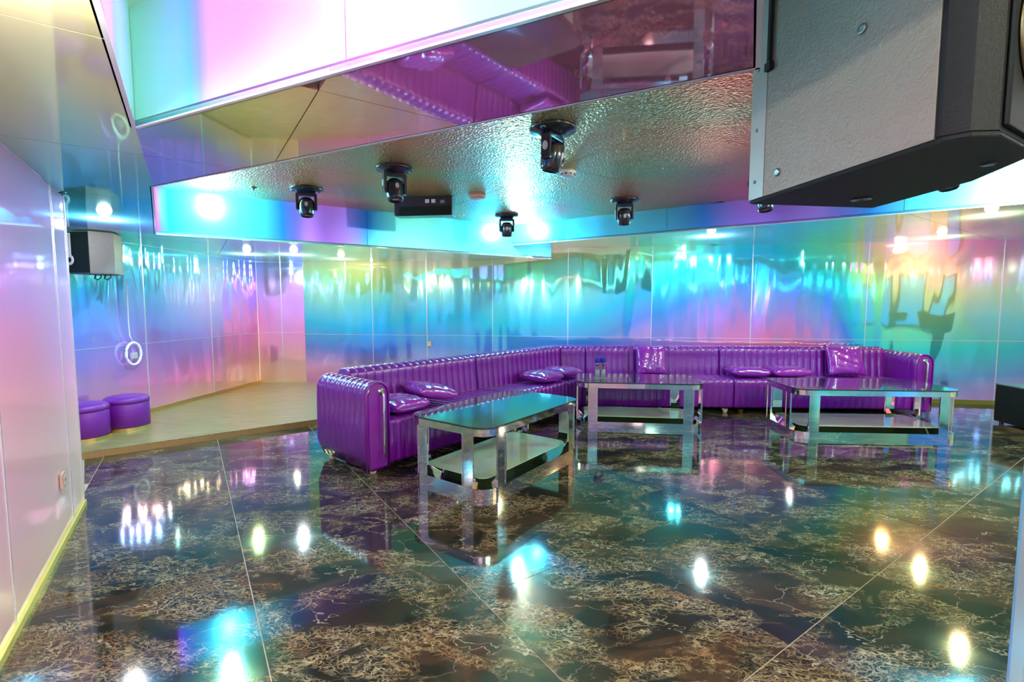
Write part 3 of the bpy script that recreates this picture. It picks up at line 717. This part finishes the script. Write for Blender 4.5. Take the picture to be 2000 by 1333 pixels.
moving_head('black moving head light below the big speaker at the right fascia glow', 3.45, 3.86, R(10), R(-10))

# black light bar on the ceiling
t = thing('light_bar', 'black rectangular light bar fixed to the hammered ceiling between the moving heads', 'stage light', (-0.98, 5.42, HT), R(-7))
b = bmesh.new(); box(b, (-0.33, -0.06, -0.21), (0.33, 0.10, -0.0), bevel=0.008); obj('housing', b, M['black'], t)
b = bmesh.new(); box(b, (-0.27, -0.075, -0.205), (0.31, -0.055, -0.11), bevel=0.004); obj('front_cover', b, M['grille'], t)
for x in (0.03, 0.10):
    b = bmesh.new(); box(b, (x, -0.068, -0.075), (x + 0.045, -0.058, -0.035), bevel=0.002); obj('label_plate', b, M['oval'], t)
    b = bmesh.new()
b.free()
b = bmesh.new(); box(b, (0.20, -0.067, -0.08), (0.25, -0.058, -0.045), bevel=0.004); obj('socket', b, M['lens'], t)

# smoke detectors and sprinkler
def tag(o, label, cat, group=None):
    o['label'] = label; o['category'] = cat
    if group: o['group'] = group
    return o
t = thing('smoke_detector', 'round peach-white smoke detector on the ceiling right of the black light bar', 'detector', (-0.381, 5.323, HT), 0, 'smoke detectors')
b = bmesh.new(); lathe(b, [(0, 0), (0.095, 0), (0.095, -0.018), (0.07, -0.035), (0, -0.040)], 28); obj('body', b, M['peach_plastic'], t, True)
b = bmesh.new(); lathe(b, [(0, -0.038), (0.04, -0.038), (0.035, -0.050), (0, -0.052)], 20); obj('sensor_cap', b, M['white_plastic'], t, True)
t = thing('smoke_detector', 'white vented smoke detector beside the largest moving head', 'detector', (0.50, 4.38, HT), 0, 'smoke detectors')
b = bmesh.new(); lathe(b, [(0, 0), (0.075, 0), (0.075, -0.02), (0.06, -0.045), (0, -0.05)], 28); obj('body', b, M['white_plastic'], t, True)
for k in range(10):
    b = bmesh.new(); a = 2 * math.pi * k / 10; box(b, (-0.008, -0.004, -0.006), (0.008, 0.004, 0.006), Matrix.Translation((0.068 * math.cos(a), 0.068 * math.sin(a), -0.032)) @ Matrix.Rotation(a + R(90), 4, 'Z')); obj('vent_slot', b, M['black'], t)
t = thing('sprinkler', 'small dark sprinkler on the hammered ceiling left of the moving heads', 'sprinkler', (-2.637, 4.959, HT))
b = bmesh.new(); lathe(b, [(0, 0), (0.035, 0), (0.032, -0.006), (0.010, -0.010), (0.008, -0.03), (0, -0.03)], 16); obj('escutcheon', b, M['screw'], t, True)
b = bmesh.new(); lathe(b, [(0, -0.030), (0.02, -0.032), (0.02, -0.035), (0, -0.035)], 16); obj('deflector', b, M['gold'], t)

# lamp fixtures, the added fill lamps included
EM = {'white': simple('lamp_white', (1, 1, 1), 0.4, emit=(0.92, 0.98, 1), es=40), 'warm': simple('lamp_warm', (1, 0.9, 0.7), 0.4, emit=(1, 0.72, 0.22), es=40),
      'magenta': simple('lamp_magenta', (1, 0.4, 1), 0.4, emit=(1, 0.05, 0.9), es=25), 'green': simple('lamp_green', (0.5, 1, 0.5), 0.4, emit=(0.2, 1, 0.25), es=25)}
EM['yellow'] = simple('lamp_yellow', (1, 1, 0.5), 0.4, emit=(0.75, 1, 0.12), es=40)
LB = ['on the left end of the hammered ceiling against the fascia', 'at the far corner of the hammered ceiling', 'at the right fascia beyond the big speaker',
      'in the near ceiling recess above the camera', 'with magenta light in the near ceiling recess',
      'added as warm fill light right of the camera', 'added as fill light behind the big speaker at the right', 'added as fill light behind the camera over the floor', 'added as green fill light behind the camera']
def downlight(label, x, y, z, em, r=0.05):
    t = thing('ceiling_spotlight', label, 'ceiling light', (x, y, z), 0, 'ceiling spotlights')
    b = bmesh.new(); lathe(b, [(r * 0.8, 0), (r * 1.25, 0), (r * 1.2, -0.012), (r * 0.85, -0.012), (r * 0.8, 0)], 24); obj('bezel', b, M['white_plastic'], t, True)
    b = bmesh.new(); lathe(b, [(0, -0.004), (r * 0.82, -0.004), (r * 0.82, -0.007), (0, -0.010)], 24); obj('diffuser', b, EM[em], t)
for (n, p, e, c), lb in zip(LAMPS, LB): downlight('small round spotlight ' + lb, p[0], p[1], HT, n)
for n, p, z, e, c, lb in SMALL: downlight('small round spotlight ' + lb, p[0], p[1], z, n, 0.04)

# ---------------------------------------------------------------- big speaker hung at top right
zb = 1.8185; Hs = HT - zb - 0.03
A_ = Vector((0.968, 1.974))
W_ = [(0.968, 1.974), (1.083, 1.238), (1.121, 1.200), (1.186, 1.195), (1.428, 1.339), (1.525, 1.619), (1.525, 2.054)]
loc_ = [(x - A_.x, y - A_.y) for x, y in W_]
sp = thing('hanging_speaker', 'large loudspeaker cabinet with grey textured side hung from the ceiling, top right', 'speaker', (A_.x, A_.y, zb))
b = bmesh.new(); prism(b, loc_, 0.004, Hs, 0.004); obj('cabinet', b, M['black_matte'], sp)
b = bmesh.new(); prism(b, [(x * 1.006, y * 1.006) for x, y in loc_], -0.008, 0.0035, 0.002); bot = obj('bottom_plate', b, M['black_matte'], sp)
def edge_frame(i, j):
    p, q = Vector(loc_[i]), Vector(loc_[j]); d = (q - p); L_ = d.length; d.normalize()
    return Matrix.Translation((p.x, p.y, 0)) @ Matrix(((d.x, -d.y, 0, 0), (d.y, d.x, 0, 0), (0, 0, 1, 0), (0, 0, 0, 1))), L_
ES, Ls = edge_frame(0, 1)                       # x runs towards the front edge, -y points outwards
b = bmesh.new(); box(b, (0.0, -0.004, 0.004), (Ls - 0.015, 0.004, Hs), ES, bevel=0.0008); obj('side_panel', b, M['cab'], sp)
b = bmesh.new(); box(b, (0.0, -0.007, 0.004), (0.085, -0.0005, Hs), ES, bevel=0.0008); obj('side_flange', b, simple('flange_grey', (0.30, 0.30, 0.27), 0.35, 0.2), sp)
def knob(name, prof, u, z, mat, par, y=-0.004, fr=None, seg=16):
    b = bmesh.new(); lathe(b, prof, seg, (fr or ES) @ Matrix.Translation((u, y, z)) @ Matrix.Rotation(R(90), 4, 'X')); return obj(name, b, mat, par, True)
for z in (0.07, 0.27, 0.50): knob('screw', [(0, 0), (0.007, 0), (0.005, 0.004), (0, 0.005)], 0.035, z, M['screw'], sp, -0.007)
for u, z in ((0.16, 0.075), (0.50, 0.40)): knob('rigging_point', [(0.006, 0.002), (0.013, 0.0), (0.015, 0.004), (0.008, 0.006), (0, 0.001)], u, z, M['screw'], sp)
b = bmesh.new(); box(b, (0.095, -0.020, 0.48), (0.112, -0.008, Hs + 0.025), ES, bevel=0.003); obj('hanging_strap', b, M['black_matte'], sp)
b = bmesh.new(); box(b, (0.088, -0.024, 0.465), (0.119, -0.0045, 0.495), ES, bevel=0.003); obj('strap_clamp', b, M['black_matte'], sp)
EG, Lg = edge_frame(3, 4)
b = bmesh.new(); box(b, (0.015, -0.014, 0.02), (Lg - 0.015, -0.001, Hs - 0.02), EG, bevel=0.004); gr = obj('grille', b, M['grille'], sp)
knob('cone_ring', [(0.085, 0), (0.115, 0.012), (0.135, 0.0), (0.115, -0.008), (0.085, 0)], Lg / 2 + 0.02, 0.26, M['old_brass'], gr, -0.018, EG, 32)
knob('cone', [(0, 0.035), (0.03, 0.030), (0.085, 0.0), (0.09, -0.005)], Lg / 2 + 0.02, 0.26, M['black'], gr, -0.016, EG, 32)
b = bmesh.new(); lathe(b, [(0, -0.001), (0.035, -0.001), (0.035, -0.004), (0.024, -0.006), (0, -0.002)], 24, Matrix.Translation((0.38, -0.10, -0.008))); obj('pole_socket', b, M['black'], bot)
b = bmesh.new(); lathe(b, [(0, -0.001), (0.02, -0.001), (0.015, -0.004), (0, -0.004)], 16, Matrix.Translation((0.42, -0.55, -0.008))); obj('rubber_pad', b, M['black'], bot)

# ---------------------------------------------------------------- wall speaker by the stage
t = thing('wall_speaker', 'grey and black loudspeaker hung high at the left above the stage poufs', 'speaker', (-4.09, 4.88, 1.71), R(0))
b = bmesh.new(); prism(b, [(-0.31, -0.17), (-0.02, -0.20), (0.10, -0.05), (-0.02, 0.20), (-0.27, 0.20)], 0, 0.41, 0.006); obj('cabinet', b, simple('speaker_grey', (0.09, 0.09, 0.09), 0.45, bump=0.2, bscale=120), t)
b = bmesh.new(); prism(b, [(-0.31, -0.185), (-0.022, -0.214), (-0.021, -0.203), (-0.31, -0.173)], 0.01, 0.40); fp = obj('front_grille', b, M['grille'], t)
Mf = Matrix.Translation((-0.31, -0.186, 0)) @ Matrix.Rotation(R(-5.7), 4, 'Z')
b = bmesh.new(); box(b, (0.06, -0.010, 0.16), (0.115, 0.0, 0.39), Mf, bevel=0.003); obj('grey_stripe', b, M['oval'], fp)
b = bmesh.new(); lathe(b, [(0.025, 0), (0.045, 0.008), (0.055, 0), (0.045, -0.006), (0.025, 0)], 20, Mf @ Matrix.Translation((0.09, -0.006, 0.13)) @ Matrix.Rotation(R(90), 4, 'X')); obj('horn_ring', b, M['oval'], fp, True)
for x in (-0.14, -0.04):
    b = bmesh.new(); tube(b, [(x, 0.0, 0.003), (x, -0.02, -0.04), (x + 0.03, -0.02, -0.055), (x + 0.05, 0, -0.03), (x + 0.05, 0, 0.003)], 0.006, 8); obj('cable_loop', b, M['black'], t, True)
b = bmesh.new(); tube(b, [(-0.08, 0.03, 0.405), (-0.08, 0.03, HB - 1.71)], 0.012, 10); obj('hanging_rod', b, M['screw'], t)

# white cable loop hanging at the stage wall
bm = bmesh.new()
lx, ly = -4.47, 5.60
pts = [(lx, ly, 1.36), (lx, ly, 1.20), (lx, ly + 0.01, 1.12)]
t = thing('cable_loop', 'white looped cable hanging on the mirrored stage wall above the poufs', 'cable', (lx, ly, 0.70))
b = bmesh.new(); tube(b, [(0.0, 0.11 * math.sin(a) * 1.0, 0.13 + 0.13 * math.cos(a)) for a in [2 * math.pi * k / 28 for k in range(28)]], 0.014, 8, closed=True); obj('loop', b, M['cable_white'], t, True)
b = bmesh.new(); tube(b, [(0, 0.0, 0.26), (0, -0.04, 0.34), (0, -0.05, 0.48), (0, -0.04, 1.0)], 0.005, 8); obj('cord', b, M['cable_white'], t, True)
b = bmesh.new(); box(b, (-0.01, -0.045, 0.07), (0.012, 0.045, 0.14), bevel=0.004); obj('tag_plate', b, M['oval'], t)

# outlets
def outlet(label, Mx, mat):
    t = thing('wall_outlet', label, 'outlet', Mx.translation, 0); t.matrix_world = Mx
    b = bmesh.new(); box(b, (-0.043, -0.016, -0.043), (0.043, 0.0, 0.043), bevel=0.004); obj('plate', b, mat, t)
    b = bmesh.new(); box(b, (-0.026, -0.019, -0.028), (0.026, -0.016, 0.028), bevel=0.002); so = obj('socket_insert', b, M['cream'], t)
    for x in (-0.012, 0.012):
        b = bmesh.new(); box(b, (x - 0.002, -0.020, -0.008), (x + 0.002, -0.0192, 0.008)); obj('slot', b, M['black'], so)
def onwall(Mw, u, z): return Mw @ Matrix.Translation((u, -0.001, z))
outlet('square pinkish power outlet low on the near left mirror wall', onwall(WLM, 0.62, 0.37), M['outlet'])
outlet('small power outlet low on the back mirror wall behind the left sofa', onwall(WBM, back_u(838), 0.76), M['outlet'])

# subwoofer at the right
sb = thing('subwoofer', 'black boxy subwoofer on the floor at the right edge', 'speaker', (5.99, 5.28, 0), R(-5))
b = bmesh.new(); box(b, (-0.27, -0.24, 0.03), (0.33, 0.3, 0.47), bevel=0.012); obj('cabinet', b, M['black_matte'], sb)
b = bmesh.new(); box(b, (-0.22, -0.256, 0.06), (0.28, -0.240, 0.44), bevel=0.006); obj('grille', b, M['grille'], sb)
b = bmesh.new(); box(b, (-0.274, -0.244, 0.462), (0.334, 0.304, 0.478), bevel=0.006); obj('top_edge', b, simple('edge_grey', (0.12, 0.16, 0.14), 0.3), sb)
for x in (-0.22, 0.28):
    for y in (-0.19, 0.25):
        b = bmesh.new(); lathe(b, [(0, 0), (0.02, 0), (0.022, 0.032), (0, 0.032)], 12, Matrix.Translation((x, y, 0))); obj('foot', b, M['black'], sb)

# seen only mirrored: karaoke console and lit screen on the right wall
t = thing('karaoke_console', 'song-selection console standing by the right wall, seen mirrored in the back wall', 'console', (6.9, 4.6, 0), R(60))
b = bmesh.new(); box(b, (-0.12, -0.10, 0.04), (0.12, 0.10, 0.95), bevel=0.02); obj('pedestal', b, M['black'], t)
b = bmesh.new(); box(b, (-0.22, -0.18, 0.0), (0.22, 0.18, 0.04), bevel=0.01); obj('base', b, M['black'], t)
b = bmesh.new(); box(b, (-0.30, -0.03, -0.19), (0.30, 0.03, 0.19), Matrix.Translation((0, -0.02, 1.10)) @ Matrix.Rotation(R(-35), 4, 'X'), bevel=0.008); hd = obj('display_housing', b, M['black'], t)
b = bmesh.new(); box(b, (-0.27, -0.034, -0.16), (0.27, -0.029, 0.16), Matrix.Translation((0, -0.02, 1.10)) @ Matrix.Rotation(R(-35), 4, 'X')); obj('display', b, M['screen'], hd)
t = thing('wall_screen', 'wide blue-lit screen on the right wall, seen mirrored in the back wall', 'screen', (7.66, 1.0, 1.50), 0)
b = bmesh.new(); box(b, (-0.04, -1.65, -0.60), (0.03, 1.65, 0.60), bevel=0.01); obj('bezel', b, M['black'], t)
b = bmesh.new(); box(b, (-0.046, -1.6, -0.55), (-0.0405, 1.6, 0.55)); obj('display', b, M['screen'], t)

PAR = [('magenta', (1, 0.02, 0.8)), ('green', (0.05, 1, 0.3)), ('amber', (1, 0.45, 0.05)), ('pink', (1, 0.15, 0.35)), ('lime', (0.7, 1, 0.15))]
for k, (n, c) in enumerate(PAR):
    y = -0.4 + k * 0.62
    t = thing('led_spotlight', n + ' LED spotlight above the wide screen on the right wall', 'stage light', (7.50, y, 2.42), 0, 'coloured LED spotlights above the screen')
    b = bmesh.new(); box(b, (0.0, -0.10, 0.02), (0.12, 0.10, 0.14), bevel=0.01); obj('housing', b, M['black'], t)
    b = bmesh.new(); box(b, (0.12, -0.02, 0.06), (0.198, 0.02, 0.10)); obj('bracket', b, M['black'], t)
    b = bmesh.new(); box(b, (-0.012, -0.09, 0.0), (-0.0005, 0.09, 0.15), bevel=0.004); obj('lens', b, simple('led_' + n, c, 0.3, emit=c, es=9), t)
